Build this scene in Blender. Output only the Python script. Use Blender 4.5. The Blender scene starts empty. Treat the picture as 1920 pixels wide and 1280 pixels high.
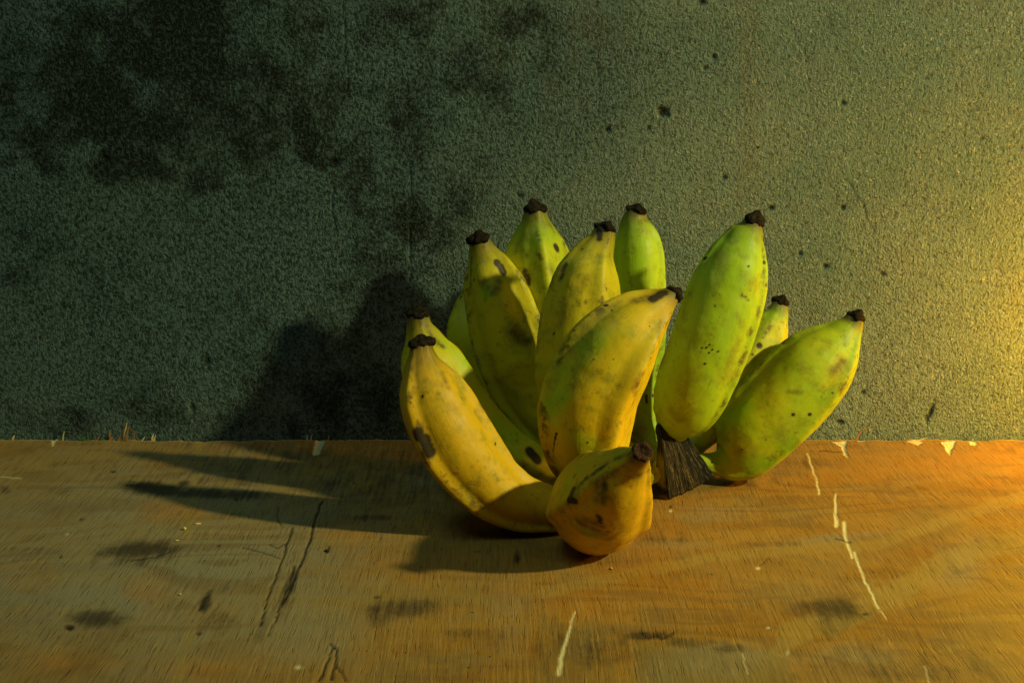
import bpy, math, random
import numpy as np
from mathutils import Vector

# ------------------------------------------------------------------ camera, world, lamps
scene = bpy.context.scene
C = scene.collection
CAM = np.array((0.0, -0.84, 0.24)); PITCH = math.radians(12.0); F = 2667.0
cam = bpy.data.cameras.new('camera'); cam_ob = bpy.data.objects.new('camera', cam); C.objects.link(cam_ob)
cam.sensor_width = 36.0; cam.lens = 50.0; cam.clip_start = 0.02; cam.clip_end = 50.0
cam_ob.location = CAM; cam_ob.rotation_euler = (math.radians(90) - PITCH, 0, 0)
scene.camera = cam_ob

world = bpy.data.worlds.new('World'); scene.world = world; world.use_nodes = True
bg = world.node_tree.nodes['Background']
bg.inputs['Color'].default_value = (0.42, 0.60, 0.50, 1); bg.inputs['Strength'].default_value = 0.016

def lamp(name, kind, loc, target, energy, color, size=0.02, spread=None):
    l = bpy.data.lights.new(name, kind); o = bpy.data.objects.new(name, l); C.objects.link(o)
    o.location = loc
    o.rotation_euler = (Vector(target) - Vector(loc)).to_track_quat('-Z', 'Y').to_euler()
    l.energy = energy; l.color = color
    if kind == 'AREA': l.shape = 'SQUARE'; l.size = size
    else: l.shadow_soft_size = size
    return o
# warm key from the right and a little in front, low
key = lamp('key_lamp', 'SPOT', (1.12, -0.685, .78), (.22, -.08, .0), 92.0, (0.93, 0.94, 0.40), 0.032)
key.data.spot_size = math.radians(54); key.data.spot_blend = 1.0
# small orange lamp beside the wall, beyond the right edge
lamp('orange_lamp', 'POINT', (0.405, -0.065, 0.075), (0.3, 0, .1), 3.1, (1.0, 0.50, 0.006), 0.012)
# cool soft light from above left in front
lamp('cool_lamp', 'AREA', (-0.45, -0.55, 1.25), (-.18, -.15, .0), 2.9, (0.50, 0.95, 0.85), 0.5)

scene.view_settings.view_transform = 'Standard'; scene.view_settings.look = 'None'
scene.view_settings.exposure = 0.0; scene.view_settings.gamma = 1.0

# ------------------------------------------------------------------ helpers
rng = np.random.default_rng(7); random.seed(7)
cp, sp = math.cos(PITCH), math.sin(PITCH)
FW = np.array((0, cp, -sp)); UP = np.array((0, sp, cp)); RT = np.array((1.0, 0, 0))
def ray(px, py): return FW + RT * (px - 960) / F + UP * (640 - py) / F
def at(px, py, Y):
    r = ray(px, py); t = (Y - CAM[1]) / r[1]; return CAM + r * t
def depth(px, py, Y): return (Y - CAM[1]) / ray(px, py)[1]
def on_board(px, py):
    r = ray(px, py); return CAM + r * (-CAM[2] / r[2])
def proj(P):
    d = P - CAM; z = d @ FW
    return 960 + F * (d @ RT) / z, 640 - F * (d @ UP) / z, z

def make_mesh(name, V, faces, attrs=None, smooth=True):
    me = bpy.data.meshes.new(name)
    V = np.asarray(V, dtype=np.float32); faces = np.asarray(faces, dtype=np.int32)
    n, k = faces.shape
    me.vertices.add(len(V)); me.vertices.foreach_set('co', V.ravel())
    me.loops.add(n * k); me.loops.foreach_set('vertex_index', faces.ravel())
    me.polygons.add(n); me.polygons.foreach_set('loop_start', np.arange(0, n * k, k, dtype=np.int32))
    me.polygons.foreach_set('use_smooth', np.full(n, smooth))
    me.update(calc_edges=True); me.validate()
    for an, a in (attrs or {}).items():
        a = np.asarray(a, dtype=np.float32)
        if a.ndim == 1:
            at_ = me.attributes.new(an, 'FLOAT', 'POINT'); at_.data.foreach_set('value', a)
        else:
            at_ = me.attributes.new(an, 'FLOAT_VECTOR', 'POINT'); at_.data.foreach_set('vector', a.ravel())
    return me
def link(name, me, mat, parent=None):
    o = bpy.data.objects.new(name, me); C.objects.link(o)
    if mat: me.materials.append(mat)
    if parent: o.parent = parent
    return o
def tag(o, label=None, cat=None, group=None, kind=None):
    for k, v in (('label', label), ('category', cat), ('group', group), ('kind', kind)):
        if v: o[k] = v
    return o

def vnoise(P, scale, seed=0, octaves=3):
    """smooth value noise, numpy"""
    P = np.asarray(P, dtype=float) * scale; out = np.zeros(len(P)); amp = 1.0; tot = 0
    for o in range(octaves):
        i = np.floor(P).astype(np.int64); f = P - i; f = f * f * (3 - 2 * f); acc = 0
        for dx in (0, 1):
            for dy in (0, 1):
                for dz in (0, 1):
                    h = (i[:, 0] + dx) * 374761393 + (i[:, 1] + dy) * 668265263 + (i[:, 2] + dz) * 2147483647 + seed * 1274126177 + o * 97
                    h = (h ^ (h >> 13)) * 1274126177; h = (h ^ (h >> 16)) & 0xffff
                    w = (f[:, 0] if dx else 1 - f[:, 0]) * (f[:, 1] if dy else 1 - f[:, 1]) * (f[:, 2] if dz else 1 - f[:, 2])
                    acc = acc + w * h / 65535.0
        out += amp * acc; tot += amp; amp *= .5; P = P * 2.03 + 11.7
    return out / tot
def spline(pts, n):
    """Catmull-Rom through rows, resampled evenly by xyz length"""
    P = np.array(pts, float); P = np.vstack([2 * P[0] - P[1], P, 2 * P[-1] - P[-2]])
    out = []
    for i in range(1, len(P) - 2):
        for t in np.linspace(0, 1, 24, endpoint=False):
            a, b, c, d = P[i - 1], P[i], P[i + 1], P[i + 2]
            out.append(.5 * ((2 * b) + (-a + c) * t + (2 * a - 5 * b + 4 * c - d) * t * t + (-a + 3 * b - 3 * c + d) * t ** 3))
    out.append(P[-2]); out = np.array(out)
    L = np.concatenate([[0], np.cumsum(np.linalg.norm(np.diff(out[:, :3], axis=0), axis=1))])
    s = np.linspace(0, L[-1], n)
    return np.stack([np.interp(s, L, out[:, k]) for k in range(out.shape[1])], 1), s

# ------------------------------------------------------------------ node helpers
class NT:
    def __init__(self, name):
        self.m = bpy.data.materials.new(name); self.m.use_nodes = True
        self.t = self.m.node_tree; self.t.nodes.clear()
        self.out = self.t.nodes.new('ShaderNodeOutputMaterial')
        self.b = self.t.nodes.new('ShaderNodeBsdfPrincipled'); self.t.links.new(self.b.outputs[0], self.out.inputs[0])
    def set(self, s, v):
        if isinstance(v, bpy.types.NodeSocket): self.t.links.new(v, s)
        elif isinstance(v, tuple) and len(v) == 3 and s.type == 'RGBA': s.default_value = (*v, 1)
        else: s.default_value = v
    def attr(self, n, vec=False):
        a = self.t.nodes.new('ShaderNodeAttribute'); a.attribute_name = n
        return a.outputs['Vector'] if vec else a.outputs['Fac']
    def coord(self): return self.t.nodes.new('ShaderNodeTexCoord').outputs['Object']
    def map(self, v, scale=(1, 1, 1), loc=(0, 0, 0), rot=(0, 0, 0)):
        n = self.t.nodes.new('ShaderNodeMapping'); self.set(n.inputs['Vector'], v)
        n.inputs['Scale'].default_value = scale; n.inputs['Location'].default_value = loc; n.inputs['Rotation'].default_value = rot
        return n.outputs[0]
    def noise(self, v, scale, detail=3, rough=.5, dist=0, typ='FBM'):
        n = self.t.nodes.new('ShaderNodeTexNoise'); self.set(n.inputs['Vector'], v)
        n.inputs['Scale'].default_value = scale; n.inputs['Detail'].default_value = detail
        n.inputs['Roughness'].default_value = rough; n.inputs['Distortion'].default_value = dist
        return n.outputs['Fac']
    def voro(self, v, scale, feature='F1', out='Distance', rand=1):
        n = self.t.nodes.new('ShaderNodeTexVoronoi'); n.feature = feature; self.set(n.inputs['Vector'], v)
        n.inputs['Scale'].default_value = scale; n.inputs['Randomness'].default_value = rand
        return n.outputs[out]
    def math(self, op, a, b=0.0, c=0.0, clamp=False):
        n = self.t.nodes.new('ShaderNodeMath'); n.operation = op; n.use_clamp = clamp
        self.set(n.inputs[0], a); self.set(n.inputs[1], b); self.set(n.inputs[2], c); return n.outputs[0]
    def ramp(self, v, lo, hi, a=0.0, b=1.0):
        n = self.t.nodes.new('ShaderNodeMapRange'); n.interpolation_type = 'SMOOTHSTEP'
        self.set(n.inputs['Value'], v); n.inputs['From Min'].default_value = lo; n.inputs['From Max'].default_value = hi
        n.inputs['To Min'].default_value = a; n.inputs['To Max'].default_value = b; return n.outputs['Result']
    def mix(self, f, a, b, mode='MIX'):
        n = self.t.nodes.new('ShaderNodeMix'); n.data_type = 'RGBA'; n.blend_type = mode
        self.set(n.inputs[0], f); self.set(n.inputs[6], a); self.set(n.inputs[7], b); return n.outputs[2]
    def bump(self, h, dist, strength=1.0, normal=None):
        n = self.t.nodes.new('ShaderNodeBump'); self.set(n.inputs['Height'], h)
        n.inputs['Distance'].default_value = dist; n.inputs['Strength'].default_value = strength
        if normal is not None: self.set(n.inputs['Normal'], normal)
        return n.outputs[0]
    def done(self, color, rough=.6, normal=None, spec=.4):
        self.set(self.b.inputs['Base Color'], color); self.set(self.b.inputs['Roughness'], rough)
        self.b.inputs['Specular IOR Level'].default_value = spec
        if normal is not None: self.set(self.b.inputs['Normal'], normal)
        return self.m

# ------------------------------------------------------------------ materials
def banana_material():
    t = NT('banana_peel'); co = t.coord()
    green = t.attr('green'); br = t.attr('bruise'); ridge = t.attr('ridge'); grain = t.attr('grain', True); neck = t.attr('neck'); amber = t.attr('amber')
    g = t.math('ADD', green, t.math('MULTIPLY', t.math('SUBTRACT', t.noise(co, 48, 3, .55), .5), 1.5))
    g = t.ramp(g, .05, .95)
    col = t.mix(t.math('ADD', amber, t.math('MULTIPLY', t.math('SUBTRACT', t.noise(co, 30, 2), .5), .5), clamp=True), (.51, .43, .003), (.63, .345, .003))
    col = t.mix(g, col, (.31, .43, .006))
    # waxy pale bloom
    col = t.mix(t.ramp(t.noise(t.map(co, loc=(3, 1, 2)), 75, 4, .6), .60, .82, 0, .25), col, (.50, .56, .12))
    # olive mottling
    col = t.mix(t.ramp(t.noise(t.map(co, loc=(.3, .7, .1)), 85, 6, .68), .47, .72, 0, .72), col, (.22, .20, .010))
    m2 = t.ramp(t.noise(t.map(co, loc=(.9, .2, .6)), 210, 8, .72), .55, .62, 0, .42)
    col = t.mix(t.math('MULTIPLY', m2, t.ramp(t.noise(t.map(co, loc=(6, 2, 6)), 42, 3), .42, .58)), col, (.13, .090, .010))
    scr = t.noise(t.map(grain, (3.0, 3.0, .55), loc=(4, 4, 4)), 1.0, 3, .55)
    scm = t.math('MULTIPLY', t.ramp(scr, .635, .68), t.ramp(t.noise(t.map(co, loc=(2, 8, 1)), 65, 4, .6), .52, .60))
    col = t.mix(t.math('MULTIPLY', scm, .65), col, (.10, .062, .012))
    # fine lengthwise fibres
    fib = t.noise(grain, 1.0, 4, .6)
    col = t.mix(t.ramp(fib, .5, .8, 0, .25), col, (.30, .22, .01))
    # brown neck
    nk = t.math('MULTIPLY', neck, t.ramp(t.noise(grain, .7, 4, .6), .15, .5), clamp=True)
    col = t.mix(nk, col, (.11, .070, .010))
    # scuffs on the ridges
    sc = t.math('MULTIPLY', ridge, t.ramp(t.noise(co, 120, 5, .65), .50, .64))
    col = t.mix(t.math('MULTIPLY', sc, .85), col, (.075, .042, .010))
    # bruises with ragged rims, and painted shading under one ridge
    b1 = t.math('ADD', br, t.math('MULTIPLY', t.math('SUBTRACT', t.noise(co, 170, 5, .65), .5), .8))
    halo = t.ramp(b1, .10, .85, 0, .72)
    core = t.ramp(b1, .48, 1.0, 0, .92)
    near = t.ramp(br, .03, .14)
    col = t.mix(t.math('MULTIPLY', halo, near), col, (.13, .075, .010))
    col = t.mix(t.math('MULTIPLY', core, near), col, (.018, .010, .006))
    # scattered specks
    cell = t.voro(co, 330); mask = t.ramp(t.noise(t.map(co, loc=(5, 2, 1)), 60, 2), .52, .62)
    cc = t.voro(co, 330, out='Color')
    rn = t.t.nodes.new('ShaderNodeSeparateColor'); t.set(rn.inputs[0], cc)
    th = t.math('MULTIPLY', t.ramp(rn.outputs[0], .55, 1), .24)
    sp_ = t.math('MULTIPLY', t.math('LESS_THAN', cell, th), mask)
    col = t.mix(t.math('MULTIPLY', sp_, .7), col, (.05, .028, .008))
    rough = t.ramp(t.noise(co, 140, 3), .3, .8, .50, .70)
    h = t.math('ADD', t.math('MULTIPLY', fib, .35), t.math('MULTIPLY', t.noise(co, 350, 4, .6), .5))
    h = t.math('SUBTRACT', h, t.math('MULTIPLY', t.math('MULTIPLY', core, near), .5))
    return t.done(col, rough, t.bump(h, .00045, .7), .30)

def tip_material(a=(.008, .006, .004), b=(.045, .026, .015)):
    t = NT('dried_blossom_end'); co = t.coord()
    n = t.noise(co, 900, 5, .7)
    col = t.mix(t.ramp(n, .4, .75), a, b)
    return t.done(col, .85, t.bump(n, .0009, .9), .08)

def crown_material():
    t = NT('dried_crown_bark'); g = t.attr('grain', True); co = t.coord(); fl = t.attr('flesh')
    n = t.noise(g, 1.0, 6, .68); n2 = t.noise(co, 420, 4, .65)
    col = t.mix(t.ramp(n, .46, .70), (.007, .006, .005), (.26, .17, .060))
    col = t.mix(t.ramp(n2, .35, .62, .75, 0), col, (.012, .010, .008))
    col = t.mix(t.math('MULTIPLY', t.attr('edge'), t.ramp(n2, .30, .55, 1, .55)), col, (.007, .006, .006))
    col = t.mix(fl, col, t.mix(t.ramp(n, .35, .7), (.22, .18, .02), (.50, .42, .06)))
    h = t.math('ADD', n, t.math('MULTIPLY', n2, .5))
    return t.done(col, .8, t.bump(h, .0022, .9), .25)

def wall_material():
    t = NT('rough_cement_render'); co = t.coord()
    painted_falloff = t.attr('painted_falloff'); mould = t.attr('mould'); rust = t.attr('rust'); pit = t.attr('pit')
    cw = t.map(co, (1, 1, .8))
    big = t.noise(co, 7, 4, .6); mid = t.noise(co, 38, 5, .62)
    gr = t.noise(cw, 520, 3, .62, .8); gr2 = t.noise(cw, 1000, 3, .6)
    vo = t.noise(t.map(co, loc=(2, 0, 5)), 620, 2, .5, 1.2)
    col = t.mix(t.ramp(big, .35, .68), (.135, .190, .160), (.205, .250, .200))
    col = t.mix(t.ramp(mid, .40, .70, 0, .45), col, (.17, .185, .155))
    col = t.mix(t.ramp(gr, .34, .52, .70, 0), col, (.050, .058, .048))
    col = t.mix(t.ramp(vo, .56, .72, 0, .5), col, (.46, .47, .38))
    falloff_m = t.math('ADD', painted_falloff, t.math('MULTIPLY', t.math('SUBTRACT', t.noise(co, 11, 5, .62), .5), .5))  # light falloff painted into the cement: darker and bluer towards the left
    col = t.mix(t.ramp(falloff_m, .0, .85, 0, .92), col, t.mix(t.ramp(gr, .38, .62), (.012, .026, .028), (.080, .138, .152)))
    # mould
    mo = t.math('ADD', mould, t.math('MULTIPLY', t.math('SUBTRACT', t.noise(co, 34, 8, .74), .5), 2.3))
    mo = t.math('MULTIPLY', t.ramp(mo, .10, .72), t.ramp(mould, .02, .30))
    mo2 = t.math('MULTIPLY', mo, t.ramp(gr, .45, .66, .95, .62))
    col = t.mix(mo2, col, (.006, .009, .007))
    ru = t.math('MULTIPLY', rust, t.ramp(t.noise(t.map(co, (1, 1, .35)), 60, 5, .65), .38, .66), clamp=True)
    col = t.mix(t.math('MULTIPLY', ru, .6), col, (.16, .095, .035))
    # rusty grains and dark pin holes
    col = t.mix(t.math('MULTIPLY', t.ramp(t.noise(t.map(co, loc=(9, 3, 4)), 260, 3, .6), .66, .74), .5), col, (.17, .10, .03))
    v = t.voro(co, 62); c = t.voro(co, 62, out='Color'); s = t.t.nodes.new('ShaderNodeSeparateColor'); t.set(s.inputs[0], c)
    hole = t.math('LESS_THAN', v, t.math('MULTIPLY', t.ramp(s.outputs[0], .93, 1.0), .07))
    col = t.mix(t.math('MULTIPLY', hole, .85), col, (.012, .012, .010))
    col = t.mix(t.math('MULTIPLY', pit, .93, clamp=True), col, (.010, .010, .008))
    h = t.math('ADD', t.math('MULTIPLY', gr, 1.0), t.math('MULTIPLY', gr2, .35))
    h = t.math('ADD', h, t.math('MULTIPLY', vo, .6))
    h = t.math('SUBTRACT', h, t.math('ADD', t.math('MULTIPLY', hole, .6), t.math('MULTIPLY', pit, 1.0)))
    nrm = t.bump(h, .0030, 1.0)
    return t.done(col, .9, nrm, .15)

def board_material():
    t = NT('old_plywood_veneer'); co = t.coord()
    dark = t.attr('dark'); crack = t.attr('crack'); bandm = t.attr('band'); wet = t.attr('wet'); pale = t.attr('pale'); olive = t.attr('olive'); orange = t.attr('orange')
    wob = t.noise(t.map(co, (9, 3, 1)), 1.0, 3)
    c2 = t.t.nodes.new('ShaderNodeVectorMath'); c2.operation = 'ADD'
    wob2 = t.noise(t.map(co, (150, 190, 1)), 1.0, 2); cx = t.t.nodes.new('ShaderNodeCombineXYZ'); t.set(cx.inputs[0], t.math('ADD', t.math('MULTIPLY', wob, .02), t.math('MULTIPLY', wob2, .0010))); t.set(c2.inputs[0], co); t.set(c2.inputs[1], cx.outputs[0])
    cc = c2.outputs[0]
    fine = t.noise(t.map(cc, (1000, 32, 1)), 1.0, 4, .68)
    pore = t.noise(t.map(cc, (1400, 60, 1), loc=(3, 7, 0)), 1.0, 2, .5)
    med = t.noise(t.map(cc, (190, 9, 1)), 1.0, 4, .6)
    band = t.noise(t.map(cc, (12, 34, 1), loc=(1, 2, 0)), 1.0, 5, .6, .6)
    blot = t.noise(co, 26, 5, .6)
    col = t.mix(t.ramp(band, .32, .70), (.265, .110, .008), (.335, .160, .018))
    col = t.mix(t.ramp(med, .35, .72, 0, .50), col, (.34, .17, .038))
    col = t.mix(t.ramp(blot, .44, .68, 0, .70), col, (.190, .120, .035))
    ol = t.math('ADD', olive, t.math('MULTIPLY', t.math('SUBTRACT', t.noise(co, 60, 5, .65), .5), .5))
    col = t.mix(t.math('MULTIPLY', t.ramp(ol, .05, .75), t.ramp(olive, .0, .1)), col, (.265, .205, .115))
    orr = t.math('ADD', orange, t.math('MULTIPLY', t.math('SUBTRACT', t.noise(co, 45, 4, .6), .5), .6))
    col = t.mix(t.math('MULTIPLY', t.ramp(orr, .1, .9, 0, .85), t.ramp(orange, .0, .1)), col, (.42, .165, .018))
    fig = t.math('SINE', t.math('MULTIPLY', t.noise(t.map(cc, (5, 13, 1), loc=(4, 1, 0)), 1.0, 3, .45, .4), 62.0))
    col = t.mix(t.math('MULTIPLY', t.ramp(fig, -.2, 1.0, 0, .50), t.ramp(t.noise(co, 9, 2), .35, .6)), col, (.17, .085, .025))
    fig2 = t.ramp(t.noise(t.map(co, (7, 16, 1), loc=(8, 2, 0)), 1.0, 6, .62, .7), .47, .53)
    col = t.mix(t.math('MULTIPLY', fig2, .26), col, (.34, .19, .045))
    bn = t.math('ADD', bandm, t.math('MULTIPLY', t.math('SUBTRACT', t.noise(co, 90, 5, .65), .5), .9))
    col = t.mix(t.math('MULTIPLY', t.ramp(bn, .2, .9, 0, .6), t.ramp(bandm, 0, .1)), col, (.33, .205, .045))
    wt = t.math('MULTIPLY', wet, t.ramp(t.noise(co, 40, 5, .6), .3, .6, .45, .85))
    col = t.mix(wt, col, (.150, .105, .028))
    # fine fibres, dark pores, pale flecks
    col = t.mix(t.ramp(fine, .30, .52, .44, 0), col, (.105, .052, .018))
    col = t.mix(t.ramp(pore, .28, .38, .40, 0), col, (.040, .020, .008))
    col = t.mix(t.ramp(fine, .54, .70, 0, .55), col, (.40, .24, .065))
    # smudges
    dk = t.math('ADD', dark, t.math('MULTIPLY', t.math('SUBTRACT', t.noise(t.map(co, (1, .55, 1)), 75, 7, .74), .5), 1.5))
    dk = t.math('ADD', dk, t.math('MULTIPLY', t.math('SUBTRACT', t.noise(t.map(cc, (420, 16, 1), loc=(5, 5, 0)), 1.0, 3, .6), .5), 1.1))
    dk = t.math('MULTIPLY', t.ramp(dk, .10, .95, 0, .85), t.ramp(dark, .0, .22))
    col = t.mix(dk, col, (.032, .020, .011))
    # scattered specks of dirt
    v = t.voro(co, 120); c = t.voro(co, 120, out='Color'); s = t.t.nodes.new('ShaderNodeSeparateColor'); t.set(s.inputs[0], c)
    hole = t.math('LESS_THAN', v, t.math('MULTIPLY', t.ramp(s.outputs[0], .72, 1.0), .09))
    col = t.mix(t.math('MULTIPLY', hole, .75), col, (.015, .010, .006))
    col = t.mix(t.math('MULTIPLY', pale, t.ramp(fine, .2, .45, .70, 1), clamp=True), col, (.72, .58, .30))
    col = t.mix(t.math('MULTIPLY', crack, .95, clamp=True), col, (.012, .008, .005))
    rough = t.ramp(blot, .3, .7, .52, .75)
    h = t.math('ADD', t.math('MULTIPLY', fine, .8), t.math('MULTIPLY', t.ramp(pore, .28, .42), .7))
    h = t.math('ADD', h, t.math('MULTIPLY', med, .5))
    return t.done(col, rough, t.bump(h, .00042, .9), .3)

def wood_material(name, a, b):
    t = NT(name); co = t.coord(); n = t.noise(co, 600, 4, .6)
    return t.done(t.mix(n, a, b), .7, t.bump(n, .0003, .6), .2)

M_BAN = banana_material(); M_TIP = tip_material(); M_TIP2 = tip_material((.030, .012, .007), (.13, .060, .030)); M_CROWN = crown_material()
M_WALL = wall_material(); M_BOARD = board_material()
M_PALE = wood_material('pale_raw_wood', (.50, .34, .12), (.72, .56, .26))
M_RED = wood_material('reddish_wood_fibre', (.30, .10, .02), (.48, .19, .04))
M_GREEN = wood_material('green_grass_blade', (.03, .10, .015), (.07, .16, .03))
M_DARK = wood_material('dark_dirt', (.012, .009, .006), (.05, .035, .02))

# ------------------------------------------------------------------ painted fields (stains, wear, and light falloff painted on the wall) on sheets
def blobs(X, Y, lst):
    out = np.zeros_like(X)
    for (x, y, rx, ry, a, *rot) in lst:
        r = math.radians(rot[0]) if rot else 0; dx = X - x; dy = Y - y
        u = dx * math.cos(r) + dy * math.sin(r); v = -dx * math.sin(r) + dy * math.cos(r)
        out = np.maximum(out, a * np.exp(-((u / rx) ** 2 + (v / ry) ** 2) ** 1.3))
    return out
def strokes(X, Y, lst, wob=0, seed=1):
    """lst of (points, half width, strength): distance to a polyline"""
    out = np.zeros_like(X)
    for (pts, w, a) in lst:
        p = np.array(pts, float)
        x0, x1 = p[:, 0].min() - 6 * w[0] if isinstance(w, tuple) else p[:, 0].min() - 6 * w, 0
        ww = w if isinstance(w, tuple) else (w, w)
        m = 4 * max(ww) + 6
        sel = np.where((X > p[:, 0].min() - m) & (X < p[:, 0].max() + m) & (Y > p[:, 1].min() - m) & (Y < p[:, 1].max() + m))[0]
        if not len(sel): continue
        Q = np.stack([X[sel], Y[sel]], 1); best = np.full(len(sel), 1e9)
        n = len(p) - 1
        for i in range(n):
            A, B = p[i], p[i + 1]; AB = B - A; tt = np.clip(((Q - A) @ AB) / (AB @ AB), 0, 1)
            d = np.linalg.norm(Q - (A + tt[:, None] * AB), axis=1)
            wl = ww[0] + (ww[1] - ww[0]) * (i + tt) / n
            best = np.minimum(best, d / wl)
        out[sel] = np.maximum(out[sel], a * np.clip(1.6 - best, 0, 1))
    return out
def polys(X, Y, lst, amp=0.0):
    out = np.zeros_like(X)
    if amp: nn = np.stack([X, Y, X * 0], 1); X = X + (vnoise(nn, .045, 4, 3) - .5) * amp; Y = Y + (vnoise(nn, .045, 8, 3) - .5) * amp
    for (pts, a) in lst:
        ins = np.zeros(len(X), bool); n = len(pts)
        for i in range(n):
            (x0, y0), (x1, y1) = pts[i], pts[(i + 1) % n]
            if y0 == y1: continue
            ins ^= ((y0 > Y) != (y1 > Y)) & (X < (x1 - x0) * (Y - y0) / (y1 - y0) + x0)
        out[ins] = np.maximum(out[ins], a)
    return out
def rag(pts, amp, step=10, seed=0):
    r = random.Random(seed); out = []
    for (a, b) in zip(pts[:-1], pts[1:]):
        L = math.dist(a, b); n = max(1, int(L / step))
        for i in range(n):
            u = i / n; out.append((a[0] + (b[0] - a[0]) * u + r.uniform(-amp, amp), a[1] + (b[1] - a[1]) * u + r.uniform(-amp, amp)))
    out.append(pts[-1]); return out
def grid_faces(nu, nv):
    i = np.arange(nu * nv).reshape(nv, nu)
    return np.stack([i[:-1, :-1].ravel(), i[:-1, 1:].ravel(), i[1:, 1:].ravel(), i[1:, :-1].ravel()], 1)

# ------------------------------------------------------------------ wall
def build_wall():
    xs = np.concatenate([np.linspace(-1.1, -.34, 20)[:-1], np.arange(-.34, .34, .0010), np.linspace(.34, 1.1, 20)])
    zs = np.concatenate([np.linspace(-.30, -.02, 10)[:-1], np.arange(-.02, .28, .0010), np.linspace(.28, .9, 20)])
    X, Z = np.meshgrid(xs, zs); n = X.size
    P = np.stack([X.ravel(), np.full(n, .004), Z.ravel()], 1)
    px, py, _ = proj(P)
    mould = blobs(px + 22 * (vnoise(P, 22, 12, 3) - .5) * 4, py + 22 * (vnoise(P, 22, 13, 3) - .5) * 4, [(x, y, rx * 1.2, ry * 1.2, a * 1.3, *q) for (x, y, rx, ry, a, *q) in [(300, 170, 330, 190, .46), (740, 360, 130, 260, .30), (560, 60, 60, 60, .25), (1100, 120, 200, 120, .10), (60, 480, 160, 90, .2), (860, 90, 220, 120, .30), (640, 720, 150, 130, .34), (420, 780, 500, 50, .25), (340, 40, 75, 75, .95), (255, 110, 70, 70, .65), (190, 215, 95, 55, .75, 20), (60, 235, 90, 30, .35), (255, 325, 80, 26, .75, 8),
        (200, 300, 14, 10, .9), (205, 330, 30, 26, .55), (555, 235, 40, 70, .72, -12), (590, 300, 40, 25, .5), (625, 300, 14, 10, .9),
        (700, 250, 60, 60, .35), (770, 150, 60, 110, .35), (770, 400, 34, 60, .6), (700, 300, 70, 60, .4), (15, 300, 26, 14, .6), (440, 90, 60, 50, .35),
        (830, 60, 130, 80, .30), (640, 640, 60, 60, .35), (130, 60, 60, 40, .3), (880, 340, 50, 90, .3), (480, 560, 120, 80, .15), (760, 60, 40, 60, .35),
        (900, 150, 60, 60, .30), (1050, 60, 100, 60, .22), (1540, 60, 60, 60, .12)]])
    painted_falloff = np.maximum(np.clip((1420 - px) / 680, 0, 1) * .78 * np.clip(1.05 - (py - 300) / 1600, 0, 1), blobs(px, py, [(900, 150, 420, 320, .68), (700, 500, 260, 260, .75), (250, 150, 350, 250, .8)]))  # falloff of the light as pigment: ramp rising leftwards plus broad blobs
    rust = blobs(px, py, [(1400, 120, 30, 120, .55), (1400, 330, 26, 120, .6), (1405, 400, 20, 30, .8), (1470, 240, 30, 60, .3), (1080, 160, 80, 80, .35),
        (1120, 60, 60, 60, .35), (1890, 560, 40, 60, .35), (1880, 520, 20, 100, .4), (1700, 480, 40, 40, .2), (980, 90, 60, 60, .25)])
    pit = blobs(px, py, [(1243, 211, 9, 9, 1.3), (1238, 204, 6, 4, 1.2), (1251, 216, 5, 4, 1.0), (1139, 243, 5, 5, 1), (1338, 106, 4, 4, 1), (1322, 128, 4, 4, .8),
        (1316, 4, 7, 5, 1.1), (1548, 499, 6, 4, 1.1), (1580, 389, 5, 4, 1), (1446, 390, 5, 4, 1), (1500, 476, 4, 4, .9), (1358, 333, 5, 4, .8), (1580, 193, 5, 4, .8),
        (388, 679, 6, 8, .9), (360, 766, 4, 9, .8), (1745, 772, 4, 16, .9, 20), (1738, 784, 4, 8, .7), (1575, 792, 7, 4, .9), (1655, 514, 5, 4, .7), (196, 297, 8, 5, .9),
        (627, 303, 9, 5, .9), (1618, 736, 5, 4, .7), (1840, 260, 4, 4, .6), (975, 368, 7, 4, .7), (1215, 240, 4, 4, .6)])
    cr = strokes(px, py, [(rag([(641, 0), (645, 45), (648, 100), (655, 145), (648, 175)], 2.5, 9, 1), 1.2, .45),
        (rag([(768, 300), (772, 380), (768, 470), (766, 530)], 3, 9, 2), 1.2, .35), (rag([(1480, 45), (1510, 110), (1520, 200), (1535, 260)], 3, 9, 3), 1.2, .15),
        (rag([(1120, 120), (1124, 200)], 2, 9, 4), 1.2, .25), (rag([(1590, 340), (1620, 390), (1640, 440)], 3, 9, 5), 1.2, .3),
        (rag([(625, 350), (622, 400), (630, 430)], 2, 9, 6), 1.3, .4), (rag([(500, 0), (505, 60)], 2, 9, 7), 1.3, .2)])
    pit = np.maximum(pit, cr)
    P[:, 1] += .0016 * (vnoise(P, 14, 3, 3) - .5) + .0004 * (vnoise(P, 90, 5, 2) - .5) + .0012 * np.clip(pit, 0, 1)
    me = make_mesh('cement_wall', P, grid_faces(len(xs), len(zs)), dict(painted_falloff=painted_falloff, mould=mould, rust=rust, pit=np.clip(pit, 0, 1)))
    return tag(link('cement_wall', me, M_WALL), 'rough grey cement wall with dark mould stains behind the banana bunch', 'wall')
wall = build_wall()

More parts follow.
